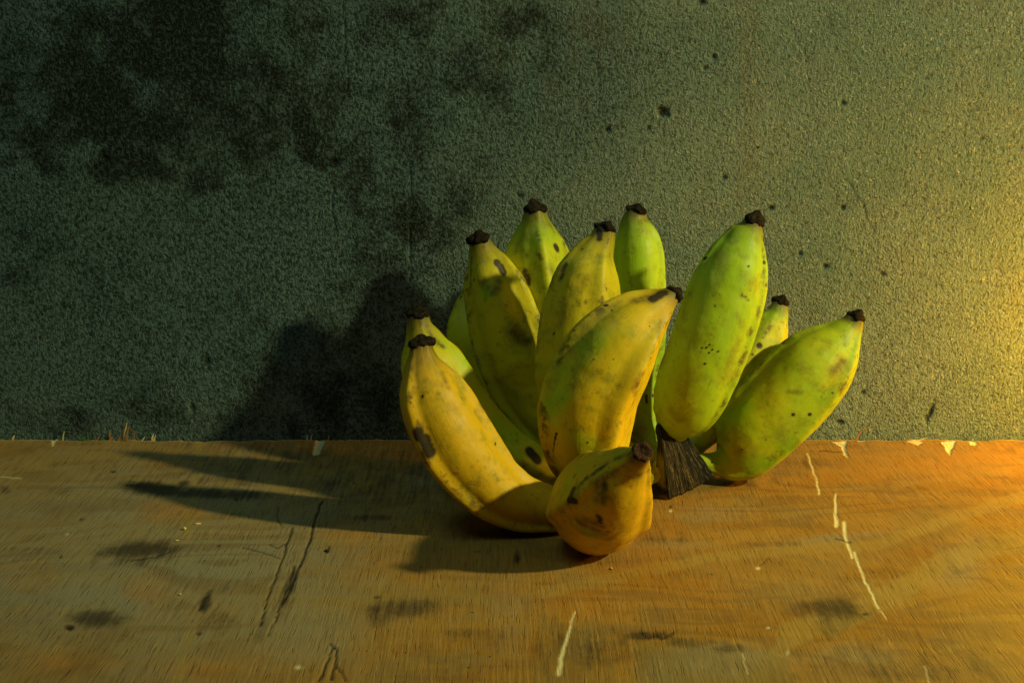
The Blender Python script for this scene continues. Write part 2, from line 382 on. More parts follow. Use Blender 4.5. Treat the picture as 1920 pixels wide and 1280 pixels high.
# ------------------------------------------------------------------ plywood board
def build_board():
    xs = np.concatenate([np.linspace(-.8, -.335, 24)[:-1], np.arange(-.335, .335, .0007), np.linspace(.335, .8, 24)])
    ys = np.concatenate([np.linspace(-.74, -.355, 24)[:-1], np.arange(-.355, -.003, .0011), np.array([-.002, -.001, 0.0])])
    X, Y = np.meshgrid(xs, ys)
    top = Y.copy()
    # ragged sawn back edge
    e = vnoise(np.stack([xs, 0 * xs, 0 * xs], 1), 55, 2, 4) - .5
    e2 = vnoise(np.stack([xs, 0 * xs, 0 * xs], 1), 400, 9, 2) - .5
    edge = e * .0060 + e2 * .0030 - .0018
    w = np.clip((Y + .012) / .012, 0, 1)
    Y = Y + edge[None, :] * w
    n = X.size
    P = np.stack([X.ravel(), Y.ravel(), np.zeros(n)], 1)
    px, py, _ = proj(P)
    dark = blobs(px, py, [(x, y, rx * 1.15, ry * 1.2, a * 1.35, *q) for (x, y, rx, ry, a, *q) in [(262, 1030, 75, 16, .75, -4), (250, 1040, 50, 20, .5), (480, 860, 260, 40, .3), (760, 900, 200, 60, .35), (1700, 1240, 200, 40, .3), (1120, 1220, 130, 40, .3), (180, 1158, 55, 16, .70), (130, 1175, 10, 6, .8), (290, 915, 45, 12, .85, 4), (400, 925, 110, 9, .65, 2),
        (620, 905, 50, 10, .35), (760, 1140, 70, 18, .55), (720, 1150, 40, 22, .45), (1560, 1142, 60, 20, .60), (1545, 1170, 20, 30, .4, -30), (540, 1110, 14, 40, .55, 18),
        (385, 1130, 10, 20, .7, 18), (400, 1165, 40, 22, .4), (700, 970, 50, 6, .5), (490, 1180, 10, 22, .4, 15), (1250, 1010, 70, 12, .35), (1440, 1020, 60, 6, .40),
        (1215, 1192, 40, 8, .75), (1300, 1205, 60, 10, .42), (1370, 1215, 40, 8, .4), (880, 1190, 60, 12, .35), (120, 920, 30, 10, .3), (60, 1030, 60, 7, .3),
        (1740, 920, 120, 8, .25), (1350, 905, 90, 10, .3), (1700, 1070, 120, 12, .25), (10, 916, 10, 8, .4), (1640, 1260, 60, 14, .3), (430, 900, 70, 12, .4),
        (1870, 1010, 60, 20, .25), (1500, 870, 60, 8, .3), (970, 1045, 6, 12, .6), (345, 905, 14, 6, .6, -10)]])
    olive = blobs(px, py, [(250, 1060, 520, 260, .66), (480, 1080, 130, 60, .6), (560, 1180, 160, 80, .65), (370, 960, 26, 130, .45), (460, 850, 30, 50, .4), (1350, 1240, 140, 40, .65), (1250, 1250, 70, 40, .5),
        (1330, 960, 90, 25, .4), (1600, 1230, 110, 30, .4), (1800, 1060, 80, 50, .4, -40), (150, 880, 160, 40, .35), (40, 980, 60, 60, .3), (1560, 1010, 120, 12, .5, -6), (1240, 1020, 130, 12, .45),
        (800, 900, 120, 40, .35), (640, 930, 60, 30, .3), (960, 1150, 60, 90, .3), (700, 1090, 70, 60, .35)])
    orange = blobs(px, py, [(850, 1060, 230, 40, .5), (330, 960, 90, 30, .6), (650, 1000, 80, 30, .5), (330, 870, 70, 12, .5), (1750, 870, 300, 50, .5), (1100, 1130, 140, 50, .5), (120, 1240, 120, 40, .6),
        (380, 1250, 110, 30, .45), (380, 1150, 60, 40, .35), (1300, 1120, 140, 50, .4), (1600, 930, 160, 30, .3), (1500, 1200, 120, 30, .3), (60, 1080, 90, 50, .35), (280, 1100, 60, 40, .5)])
    crack = strokes(px, py, [
        (rag([(549, 988), (537, 1022), (531, 1045), (516, 1085), (505, 1112), (487, 1172)], 1.2, 8, 1), (1.5, 1.1), 1),
        (rag([(604, 938), (590, 975), (583, 1005), (572, 1040), (556, 1075), (545, 1100), (530, 1130)], 1.5, 8, 2), (1.8, 2.0), 1),
        (rag([(552, 1062), (545, 1090), (532, 1115), (520, 1150), (503, 1190)], 1.8, 7, 3), (2.2, .8), .9),
        (rag([(523, 950), (520, 975), (527, 985)], 1, 7, 4), 1.1, .8), (rag([(505, 1020), (520, 1027), (536, 1018)], 1, 6, 5), 1.2, .7),
        (rag([(455, 1026), (490, 1034), (525, 1047)], 1, 8, 6), 1.1, .7), (rag([(598, 1275), (615, 1240), (623, 1210), (628, 1215)], 1.5, 7, 7), (2, 1), .9),
        (rag([(622, 1270), (630, 1235), (632, 1215), (618, 1205)], 1.5, 7, 8), (2.4, 1.2), .9), (rag([(628, 1240), (648, 1275)], 1.5, 7, 9), 1.6, .7),
        (rag([(245, 1050), (290, 1043), (320, 1032)], 1, 8, 10), 1.1, .6), (rag([(375, 1140), (384, 1120), (395, 1105)], 2, 6, 11), (3, 2), .55),
        (rag([(1535, 845), (1580, 847)], 1, 8, 12), 1.2, .6), (rag([(1200, 1185), (1214, 1196), (1232, 1192), (1240, 1198), (1262, 1185)], 1.2, 6, 13), 1.8, .6),
        (rag([(1880, 1030), (1920, 1025)], 1, 8, 14), 1, .3), (rag([(1565, 1010), (1595, 1016)], 1, 6, 15), 1.2, .7), (rag([(236, 908), (260, 908)], 1, 6, 16), 1.4, .8),
        (rag([(1440, 1045), (1425, 1060)], 1, 6, 17), 1.1, .5)])
    dots = blobs(px, py, [(612, 1033, 5, 4, 1), (616, 1027, 2.5, 4, 1), (211, 883, 5, 2.2, 1), (151, 972, 4, 2, .9), (113, 1042, 2.5, 3, .9), (372, 1185, 5, 4, .9), (409, 1022, 4, 2, .9),
        (130, 1176, 5, 3, 1), (443, 936, 3, 3, 1), (1256, 949, 3, 2, 1), (1621, 1150, 7, 2.4, .9), (706, 1118, 7, 3, .8), (1143, 1066, 3, 2, .8), (970, 1048, 3, 7, .6), (895, 1033, 8, 2, .5), (665, 905, 3, 2, .7)])
    crack = np.maximum(crack, dots)
    pale = strokes(px, py, [
        (rag([(1515, 850), (1522, 875), (1530, 895), (1536, 925)], 1.5, 7, 21), (1.2, 1.5), .9),
        (rag([(1566, 926), (1568, 945), (1565, 965), (1568, 985)], 1.5, 7, 22), (1.2, 3.0), 1), (rag([(1570, 975), (1571, 984)], .5, 7, 22), 2.0, .9),
        (rag([(1582, 978), (1584, 1000), (1592, 1025), (1598, 1045)], 1.2, 7, 23), (3.0, 2.0), 1), (rag([(1602, 1035), (1612, 1060), (1622, 1090), (1636, 1115), (1648, 1140)], 1.2, 8, 24), (2.2, 1.6), .95),
        (rag([(1650, 1143), (1662, 1162)], 1.2, 7, 25), 1.0, .6), (rag([(1078, 1147), (1068, 1180), (1056, 1215), (1048, 1262)], 1.5, 8, 26), (1.2, 4.2), .85),
        (rag([(1392, 1225), (1402, 1262)], 1.2, 7, 27), 1.4, .4), (rag([(1735, 1250), (1742, 1280)], 1.2, 7, 28), 1.5, .4), (rag([(0, 893), (40, 896)], 1, 7, 29), 1.0, .5)])
    ch = polys(px, py, [([(1562, 829), (1588, 829), (1585, 838), (1592, 860), (1583, 853), (1577, 838)], 1), ([(1764, 828), (1792, 827), (1789, 838), (1785, 841), (1782, 853), (1775, 846), (1772, 836)], 1),
        ([(1816, 826), (1830, 825), (1832, 834), (1826, 835), (1820, 834)], 1), ([(1700, 828), (1716, 826), (1732, 829), (1722, 834)], .8), ([(592, 826), (610, 826), (598, 852), (585, 855)], .7),
        ([(440, 822), (455, 822), (450, 828), (442, 827)], .8), ([(98, 825), (106, 825), (102, 836), (97, 836)], .7), ([(1668, 822), (1692, 822), (1690, 827), (1672, 826)], .7),
        ([(1600, 823), (1625, 823), (1618, 828), (1606, 828)], .7)], 3.0)
    band = np.clip(strokes(px, py, [([(1230, 1070), (1330, 1045), (1480, 1030), (1640, 1022), (1760, 980), (1930, 925)], (9, 12), .8), ([(1480, 1185), (1600, 1150), (1680, 1110), (1760, 1060), (1840, 1030), (1930, 1010)], (22, 18), 1),
        ([(1020, 1110), (1120, 1090), (1250, 1060)], (12, 10), .7), ([(1480, 925), (1700, 905), (1930, 880)], (6, 6), .5), ([(1400, 1290), (1480, 1200), (1560, 1170)], (18, 12), .8), ([(600, 1130), (900, 1120)], (14, 14), .5), ([(372, 830), (372, 880), (350, 1000)], (7, 9), .7), ([(440, 840), (446, 880)], (6, 6), .5), ([(360, 1180), (330, 1280)], (6, 9), .8)]), 0, 1)
    wet = polys(px, py, [([(1188, 1189), (1215, 1192), (1240, 1200), (1262, 1186), (1300, 1206), (1360, 1218), (1420, 1216), (1480, 1240), (1500, 1300), (1190, 1300)], .62), ([(1000, 1200), (1020, 1150), (1100, 1180), (1150, 1240), (1160, 1300), (990, 1300)], .45),
        ([(1520, 1120), (1600, 1130), (1640, 1150), (1590, 1170), (1560, 1200), (1540, 1170)], .6)], 26.0)
    flecks = blobs(px, py, [(1422, 1065, 4, 2.6, 1), (1258, 957, 3, 2.6, .9), (1441, 1176, 4, 2, .8), (1477, 1223, 3, 5, .5), (1180, 1180, 0.1, .1, 0), (560, 1249, 8, 4, .7), (126, 1000, 3, 2, .6)])
    edge_p = np.clip((P[:, 1] - np.tile(edge, len(ys)) + .0013) / .0009, 0, 1) * .75
    pale = np.maximum.reduce([pale, ch, flecks, edge_p])
    z = .0011 * (vnoise(P, 9, 4, 2) - .5) - .0006 * np.clip(crack, 0, 1) - .0004 * ch - .0002 * np.clip(pale, 0, 1)
    lift = vnoise(np.stack([px * .004, px * 0, px * 0], 1), 6, 21, 3) - .45
    P[:, 2] = z + .0016 * lift * np.tile(w, (1, 1)).ravel()[:n] if w.size == n else z
    nx, ny = len(xs), len(ys); faces = [grid_faces(nx, ny)]
    # sides and underside
    idx = np.arange(n).reshape(ny, nx)
    ring = np.concatenate([idx[0, :], idx[1:, -1], idx[-1, -2::-1], idx[-2:0:-1, 0]])
    low = P[ring].copy(); low[:, 2] = -.012; base = n + np.arange(len(ring))
    faces.append(np.stack([ring, base, np.roll(base, -1), np.roll(ring, -1)], 1))
    P2 = np.vstack([P, low])
    pad = lambda a: np.concatenate([a, a[ring] * 0])
    me = make_mesh('plywood_sheet', P2, np.vstack(faces), dict(dark=pad(dark), crack=pad(crack), pale=pad(np.clip(pale, 0, 1)), olive=pad(olive), band=pad(band), wet=pad(wet), orange=pad(orange)))
    return me
board_e = bpy.data.objects.new('plywood_board', None); C.objects.link(board_e)
tag(board_e, 'worn reddish brown plywood board with splintered back edge under the bananas', 'board')
sheet = link('plywood_sheet', build_board(), M_BOARD, board_e)

def sliver(name, pts, w, mat, parent, seed=0):
    """tapered, slightly bent wood sliver: four-sided section along world points"""
    c, s = spline([(*p, 0) for p in pts], 9); c = c[:, :3]; r = random.Random(seed)
    V = []; n = len(c)
    for i, p in enumerate(c):
        u = i / (n - 1); ww = w * (1 - .75 * u ** 1.6) * (1 + .15 * r.uniform(-1, 1)); th = .35 * ww
        for (a, b) in ((-1, -.5), (1, -1), (.8, .8), (-1, 1)):
            V.append((p[0] + a * ww * .5, p[1] + b * th * .5, p[2]))
    Fc = []
    for i in range(n - 1):
        for k in range(4):
            a = i * 4 + k; b = i * 4 + (k + 1) % 4; Fc.append((a, b, b + 4, a + 4))
    Fc.append((0, 3, 2, 1)); e = (n - 1) * 4; Fc.append((e, e + 1, e + 2, e + 3))
    return link(name, make_mesh(name, V, Fc, smooth=False), mat, parent)
# splinters standing on the back edge: (base px, base py, tip px, tip py, width px, material)
spl = [(24, 824, 27, 815, 5, M_PALE), (118, 824, 121, 808, 3, M_PALE), (101, 826, 108, 823, 6, M_PALE), (208, 824, 206, 805, 4, M_RED), (222, 826, 234, 802, 3.5, M_RED), (233, 827, 238, 792, 5, M_PALE),
       (238, 828, 242, 798, 4, M_RED), (228, 826, 226, 812, 3, M_PALE), (215, 825, 204, 812, 2.5, M_RED), (253, 824, 251, 806, 2.5, M_RED), (286, 823, 288, 813, 4.5, M_PALE), (290, 824, 292, 815, 3, M_PALE),
       (265, 826, 272, 818, 3, M_PALE), (180, 823, 188, 815, 2.5, M_RED), (577, 822, 576, 814, 2.5, M_PALE), (583, 822, 585, 815, 2.5, M_PALE), (614, 822, 617, 816, 3, M_RED), (200, 826, 212, 817, 3, M_RED),
       (1572, 828, 1566, 821, 3, M_RED), (1545, 827, 1556, 824, 4, M_RED)]
for i, (bx, by, tx, ty, w, m) in enumerate(spl):
    b = on_board(bx, max(by, 824)); b[2] = -.0008; Yt = min(b[1] + .001, 0.001)
    t_ = at(tx, ty, Yt); mid = (b + t_) / 2 + np.array((random.uniform(-.0004, .0004), -.0003, 0))
    sliver('splinter', [b, mid, t_], w * .87 / F, m, board_e, i)
b = on_board(1604, 838); b[2] = -.0005
sp_c = sliver('curled_fibre', [b, at(1606, 826, b[1]), at(1612, 812, b[1] + .001), at(1622, 804, b[1] + .001), at(1636, 797, b[1] + .001)], 3.6 * .85 / F, M_RED, board_e, 60)
sp_c['label'] = 'thin curled reddish wood fibre standing on the back edge'
for i, (bx, by, tx, ty) in enumerate([(150, 824, 158, 817), (163, 824, 156, 818), (190, 824, 194, 819)]):
    b = on_board(bx, by); b[2] = -.0005
    o = sliver('leaf_scrap', [b, (b + at(tx, ty, b[1])) / 2, at(tx, ty, b[1])], 6 * .87 / F, M_GREEN, board_e, 80 + i)
o = sliver('veneer_flake', [on_board(1709, 832) + (0, 0, .0002), on_board(1722, 829) + (0, 0, .0012), on_board(1738, 827) + (0, 0, .0022)], 5 * .85 / F, M_PALE, board_e, 90)

# loose crumbs on the board
def crumb(name, px, py, L, W, ang, mat, label, cat):
    p = on_board(px, py); k = np.linalg.norm(p - CAM) / F; L *= k * .5; W *= k * .5; V = []; ca, sa = math.cos(ang), math.sin(ang); r = random.Random(int(px * 7 + py))
    for zz, sc in ((0, .85), (W * .7, 1), (W * 1.3, .55)):
        for a in range(8):
            t_ = a / 8 * 2 * math.pi; u = L * math.cos(t_) * sc * r.uniform(.8, 1.15); v = W * math.sin(t_) * sc * r.uniform(.8, 1.2)
            V.append((p[0] + u * ca - v * sa, p[1] + u * sa + v * ca, p[2] + zz + .0002))
    Fc = [(i * 8 + a, i * 8 + (a + 1) % 8, (i + 1) * 8 + (a + 1) % 8, (i + 1) * 8 + a) for i in range(2) for a in range(8)]
    V.append((p[0], p[1], p[2] + W * 1.3)); c_ = len(V) - 1
    Fc += [(16 + a, 16 + (a + 1) % 8, c_, c_) for a in range(0)]
    me = bpy.data.meshes.new(name); me.from_pydata([tuple(map(float, v)) for v in V], [], Fc + [(16 + a, 16 + (a + 1) % 8, c_) for a in range(8)]); me.update()
    return tag(link(name, me, mat), label, cat)
crumb('wood_chip', 371, 983, 13, 4, .25, M_PALE, 'pale slender wood chip on the sunlit board left of the banana shadow', 'wood chip')
crumb('wood_chip', 346, 993, 7, 7, .5, M_PALE, 'small squarish pale wood chip just below the slender chip', 'wood chip')
crumb('wood_chip', 332, 1014, 8, 3, .2, M_PALE, 'tiny pale wood chip beside the dark smudge on the left', 'wood chip')
crumb('wood_chip', 338, 1115, 5, 4, .2, M_PALE, 'tiny pale wood chip in the left foreground by a dark crack', 'wood chip')
crumb('wood_chip', 1146, 1066, 5, 3, .2, M_PALE, 'tiny pale wood chip in front of the lowest banana', 'wood chip')
crumb('dirt_crumb', 613, 1033, 9, 5, .1, M_DARK, 'black crumb of dirt on the lit board in front of the shadow edge', 'crumb')

# ------------------------------------------------------------------ the bananas
# rows from the stalk to the blossom end: pixel x, pixel y in the photograph, world depth, half width in pixels
BAN = {
 'A': dict(p=[(1192,892,-0.128,15),(1160,920,-0.143,23),(1110,950,-0.159,34),(1045,955,-0.166,43),(978,945,-0.168,55),(931,922,-0.169,63),(893,888,-0.170,70),(858,843,-0.170,76),(830,790,-0.169,75),(808,735,-0.167,65),(795,693,-0.165,44),(791,664,-0.164,27),(789,646,-0.163,22)],
           ridges=(-42,95,165,240), k=0.9, green=-.25, amber=1.15,
           label='large amber yellow banana at the front left, curling up to its blossom end'),
 'B': dict(p=[(1240,880,-0.112,20),(1150,905,-0.119,28),(1060,905,-0.123,38),(990,880,-0.124,50),(925,838,-0.121,60),(870,785,-0.119,68),(832,725,-0.117,68),(806,672,-0.116,58),(794,634,-0.115,37),(787,610,-0.115,24),(785,590,-0.115,20)],
           ridges=(-70,5,65,140,210), k=.75, green=.12, amber=.2, label='yellow green banana at the far left, behind the front amber one'),
 'C': dict(p=[(1235,862,-0.095,18),(1150,840,-0.078,28),(1060,800,-0.061,45),(985,750,-0.044,60),(930,695,-0.035,66),(898,630,-0.031,66),(892,585,-0.029,50),(895,548,-0.028,30),(897,522,-0.028,20)],
           ridges=(-60,10,80,150,220), k=.6, green=-.25, amber=.1, label='mostly hidden banana showing a yellow sliver at the left'),
 'D': dict(p=[(1240,870,-0.104,18),(1160,865,-0.096,26),(1095,840,-0.085,42),(1035,790,-0.070,58),(995,728,-0.064,68),(970,665,-0.063,72),(950,605,-0.062,71),(932,550,-0.061,63),(918,508,-0.060,48),(906,476,-0.059,29),(899,450,-0.059,20)],
           ridges=(-82,56,130,200), k=0.9, green=.10, amber=.25, label='dark shaded olive banana with a black bruise near its tip'),
 'E': dict(p=[(1250,858,-0.090,18),(1180,820,-0.077,30),(1110,765,-0.066,50),(1055,690,-0.057,68),(1028,610,-0.052,73),(1014,535,-0.049,72),(1008,482,-0.048,61),(1005,442,-0.047,44),(1004,415,-0.047,28),(1003,394,-0.047,20)],
           ridges=(-92,3,98,190), k=1.0, green=.36, amber=0, label='yellow green banana at the back left with a sharp middle ridge'),
 'F': dict(p=[(1245,866,-0.100,18),(1180,862,-0.106,28),(1125,830,-0.109,50),(1092,770,-0.111,72),(1083,700,-0.110,79),(1085,650,-0.110,79),(1090,600,-0.109,75),(1097,548,-0.108,66),(1105,508,-0.107,54),(1115,478,-0.106,39),(1128,452,-0.105,26),(1136,428,-0.104,20)],
           ridges=(-78,28,105,195), k=0.7, green=.08, amber=.35, label='yellow banana standing in the middle, dark patch beside its tip'),
 'G': dict(p=[(1255,858,-.092,18),(1226,838,-.086,21),(1204,800,-.078,29),(1199,755,-.072,38),(1197,705,-.067,42),(1200,650,-.063,48),(1200,590,-.060,51),(1198,525,-.058,50),(1197,478,-.057,49),(1194,443,-.056,41),(1191,414,-.055,27),(1195,395,-.055,18)],
           ridges=(-80,62,150,220), k=0.55, green=.95, amber=0, label='bright green banana at the back, behind the middle ones'),
 'H': dict(p=[(1215,872,-.112,16),(1180,892,-.128,26),(1135,900,-.146,46),(1108,866,-.154,70),(1098,808,-.158,85),(1106,745,-.160,88),(1133,684,-.160,87),(1166,635,-.159,77),(1198,602,-.157,61),(1227,579,-.155,42),(1250,563,-.153,25),(1264,552,-.152,17)],
           ridges=(-72,48,118,200), k=0.95, green=.12, amber=.60, label='large amber banana in front centre, tip pointing right'),
 'I': dict(p=[(1258,862,-.102,18),(1258,834,-.104,22),(1263,806,-.107,31),(1274,784,-.109,50),(1293,748,-.113,66),(1314,690,-.115,73),(1338,624,-.115,75),(1362,552,-.113,72),(1381,498,-.111,61),(1397,452,-.109,41),(1408,430,-.108,26),(1413,416,-.108,19)],
           ridges=(-78,66,150,220), k=0.5, green=.90, amber=0, label='large lime green banana at the right, standing tallest there'),
 'J': dict(p=[(1275,855,-0.081,18),(1310,825,-0.074,26),(1350,775,-0.066,42),(1390,716,-0.060,49),(1422,662,-0.055,46),(1444,618,-0.052,38),(1457,590,-0.050,24),(1464,568,-0.049,15)],
           ridges=(-60,-5,50,120,200), k=.9, green=.30, amber=0, label='narrow ridged banana half hidden between the two right ones'),
 'K': dict(p=[(1280,872,-0.090,19),(1325,867,-0.090,19),(1348,867,-0.089,26),(1364,863,-0.088,44),(1388,845,-0.087,63),(1420,805,-0.086,77),(1462,762,-0.085,81),(1500,722,-0.084,80),(1535,685,-0.083,74),(1562,656,-0.082,60),(1583,630,-0.081,39),(1597,611,-0.080,24),(1605,596,-0.080,17)],
           ridges=(-82,52,130,210), k=0.6, green=.52, amber=0, label='yellow green banana leaning out to the far right'),
 'L': dict(p=[(1190,905,-0.140,14),(1180,908,-0.150,26),(1165,918,-0.163,52),(1130,940,-0.181,84),(1120,948,-0.199,99),(1130,939,-0.216,94),(1154,910,-0.232,72),(1178,878,-0.242,45),(1194,860,-0.251,26),(1204,847,-0.258,18)],
           ridges=(58,198,260,325), k=0.5, green=-.05, amber=1.1, ref=(-.75, 0, .66), label='lowest amber banana at the front, blossom end towards the viewer'),
}
# marks: kind, points (pixels of the photograph, laid on the near surface of that banana), radius px, strength
MARKS = {
 'A': [('bruise',[(850,760),(868,790)],14,.33),('bruise',[(830,700),(840,725)],9,.45),('bruise',[(900,900),(940,930)],14,.28),('bruise',[(782,812),(798,830),(806,845)],13,1.1),('bruise',[(790,815),(800,870)],9,.6),('bruise',[(800,716),(828,720)],10,.38),('bruise',[(822,740)],6,.5),('bruise',[(780,700),(788,670)],9,.3),
       ('bruise',[(892,770),(903,790)],9,.45),('bruise',[(870,745)],6,.4),('bruise',[(792,742)],3,1.2),('bruise',[(928,831)],3,1.2),('bruise',[(955,885),(985,920)],14,.22),('green',[(905,940)],12,.5),('green',[(925,872)],10,.45),('green',[(790,722)],9,.6),('green',[(1010,925)],16,.5),
       ('bruise',[(757,800),(775,860),(830,925)],5,.45)],
 'B': [('bruise',[(800,610),(808,630),(830,650)],7,.5),('green',[(830,640),(870,680)],18,.6),('bruise',[(773,617)],6,.5),('bruise',[(860,650)],8,.35),('bruise',[(992,845),(1008,862)],10,1.2),('green',[(930,790),(960,810)],25,.5)],
 'C': [('bruise',[(864,557)],3,1.2),('bruise',[(858,595)],8,.3)],
 'D': [('bruise',[(930,490),(944,512)],7,1.15),('bruise',[(938,470),(952,490)],6,.35),('bruise',[(905,530),(925,545),(935,530)],15,.55),('bruise',[(888,523)],4,.9),('bruise',[(884,480),(882,540)],5,.5),('green',[(912,545)],14,.8),('bruise',[(965,620),(985,640)],22,.6),('bruise',[(960,560),(990,600)],6,.3),('bruise',[(900,480),(905,460)],9,.35)],
 'E': [('bruise',[(1030,420),(1040,435)],8,.40),('bruise',[(975,450),(965,470)],9,.42),('bruise',[(1030,500),(1040,520)],10,.35),('bruise',[(1044,467)],10,1.15),('bruise',[(975,465),(985,480)],12,.4),('bruise',[(985,510),(990,525)],9,.75),('bruise',[(990,533)],6,.9),('green',[(1003,430),(1006,440)],8,.9),('bruise',[(1012,548)],5,.5),('bruise',[(1008,410)],7,.3)],
 'F': [('bruise',[(1060,560),(1050,610)],13,.36),('bruise',[(1100,520),(1085,545)],11,.36),('bruise',[(1122,432),(1124,446)],7,1.0),('bruise',[(1060,495),(1050,520)],7,.7),('bruise',[(1097,565)],6,.6),('bruise',[(1038,625)],3,1.2),('green',[(1012,680)],18,.5),('bruise',[(1085,525)],8,.3),('bruise',[(1010,640),(1005,700)],6,.45),('bruise',[(1142,480),(1148,500)],6,.35)],
 'G': [('bruise',[(1203,399)],4,1.0),('bruise',[(1210,412)],9,.45),('bruise',[(1225,450)],8,.25),('bruise',[(1228,500)],8,.22),('bruise',[(1224,740)],4,1.0),('bruise',[(1212,740),(1213,755)],2.5,.9)],
 'H': [('bruise',[(1222,560),(1245,548)],10,1.05),('bruise',[(1190,565),(1220,556),(1250,544)],13,.55),('bruise',[(1100,610),(1130,585),(1160,570)],12,.40),('bruise',[(1205,700),(1190,725)],11,.55),('bruise',[(1238,600),(1235,640)],6,.45),('bruise',[(1066,650)],6,.6),('bruise',[(1136,571)],3,1.1),
       ('green',[(1110,640),(1060,700),(1035,760)],34,.75),('green',[(1060,740),(1025,770)],14,.6),('green',[(1090,820)],25,.55),('green',[(1180,820)],6,.5),('bruise',[(1043,812),(1036,847)],3,.8),('bruise',[(1102,830)],3,.8),('green',[(1105,870),(1080,880)],20,.4),('bruise',[(1195,730),(1185,760)],5,.5)],
 'I': [('bruise',[(1380,470),(1400,480)],13,.34),('bruise',[(1300,700),(1290,740)],15,.34),('bruise',[(1380,590),(1395,610)],10,.33),('bruise',[(1323,484)],4,1.3),('bruise',[(1434,491)],4,1.3),('bruise',[(1403,499)],2.5,1.0),('bruise',[(1390,552),(1403,562)],4,.6),('bruise',[(1420,450)],8,.4),('bruise',[(1436,533)],5,.9),('bruise',[(1340,665),(1350,700)],8,.30),
       ('bruise',[(1323,683)],3,1.2),('bruise',[(1330,645)],2.4,1.0),('bruise',[(1322,652)],2.4,1.0),('bruise',[(1335,655)],2.4,1.0),('bruise',[(1316,654)],2.4,1.0),('bruise',[(1328,660)],2.4,1.0),('bruise',[(1346,658)],2,.9),('bruise',[(1290,530),(1284,550)],3,.7),('bruise',[(1260,770),(1275,785)],16,.4),('bruise',[(1275,665)],8,.2),('green',[(1300,610),(1290,640)],18,.5),('bruise',[(1409,432)],9,.3)],
 'J': [('bruise',[(1424,648)],7,1.0),('green',[(1466,575),(1450,590)],14,1.0),('bruise',[(1475,610),(1476,635)],6,.4),('bruise',[(1430,590)],8,.35),('bruise',[(1411,665)],3,.8)],
 'K': [('bruise',[(1450,720),(1430,760)],16,.33),('bruise',[(1540,660),(1555,640)],12,.36),('bruise',[(1395,820),(1410,855)],15,.34),('bruise',[(1518,776)],4,1.25),('bruise',[(1487,778)],4,1.2),('bruise',[(1580,680),(1565,695)],16,.55),('bruise',[(1590,640)],12,.4),('bruise',[(1500,680),(1520,700)],14,.35),('bruise',[(1476,733),(1505,737)],5,.45),('bruise',[(1420,690),(1450,700)],18,.28),('bruise',[(1385,845)],14,.4),('bruise',[(1370,800)],12,.3),('green',[(1475,835),(1490,850)],14,.9),('green',[(1350,790),(1390,770)],20,.5),('green',[(1400,870),(1440,870)],16,.6),('bruise',[(1333,866)],3,1.0),('bruise',[(1563,736)],3,.9),('bruise',[(1518,700)],30,.22),('bruise',[(1603,612)],8,.35)],
 'L': [('bruise',[(1085,978),(1110,990),(1140,1008)],17,.50),('bruise',[(1120,905),(1118,935)],15,.48),('bruise',[(1150,985)],14,.35),('bruise',[(1160,880),(1110,905)],12,.45),('bruise',[(1075,918),(1067,935),(1078,940)],8,1.1),('bruise',[(1066,932),(1090,905),(1110,888),(1150,862),(1190,845)],7,.60),('bruise',[(1207,950)],8,1.1),('bruise',[(1196,967)],4,1.1),('bruise',[(1100,975),(1125,985)],14,.55),('bruise',[(1128,980),(1120,965)],6,.8),('bruise',[(1133,910),(1130,940)],12,.6),('bruise',[(1095,1000),(1125,1005)],14,.45),('green',[(1095,995),(1125,1005)],16,.7),('bruise',[(1160,1000),(1170,985)],8,.4),  # long stroke along the upper ridge is painted shading, not a bruise
       ('green',[(1050,930),(1080,880),(1130,845),(1180,838)],20,.75),('green',[(1165,930)],12,.3),('bruise',[(1200,890)],12,.45),('bruise',[(1185,860)],14,.45),('bruise',[(1075,895),(1080,890)],5,.6),('bruise',[(1140,995)],5,.7)],
}
NS, NTH = 150, 112
def section(ridges, k):
    th = np.linspace(-math.pi, math.pi, 721)[:-1]
    a = np.sort(np.radians([((r + 180) % 360) - 180 for r in ridges])); r = np.ones_like(th)
    for i in range(len(a)):
        a0 = a[i]; a1 = a[(i + 1) % len(a)]; 
        if a1 <= a0: a1 += 2 * math.pi
        d = (th - a0) % (2 * math.pi); m = d <= (a1 - a0); h = (a1 - a0) / 2
        r[m] = np.cos(h) / np.cos(d[m] - h)
    r = 1 + k * (np.maximum(r, .70) - 1)
    w = np.exp(-.5 * (np.arange(-40, 41) * .5 / 4.5) ** 2); w /= w.sum()
    rs = np.convolve(np.concatenate([r[-40:], r, r[:40]]), w, 'valid')
    rd = np.zeros_like(th)
    for x in a: d = np.abs((th - x + math.pi) % (2 * math.pi) - math.pi); rd = np.maximum(rd, np.exp(-(d / .13) ** 2))
    return th, rs, rd
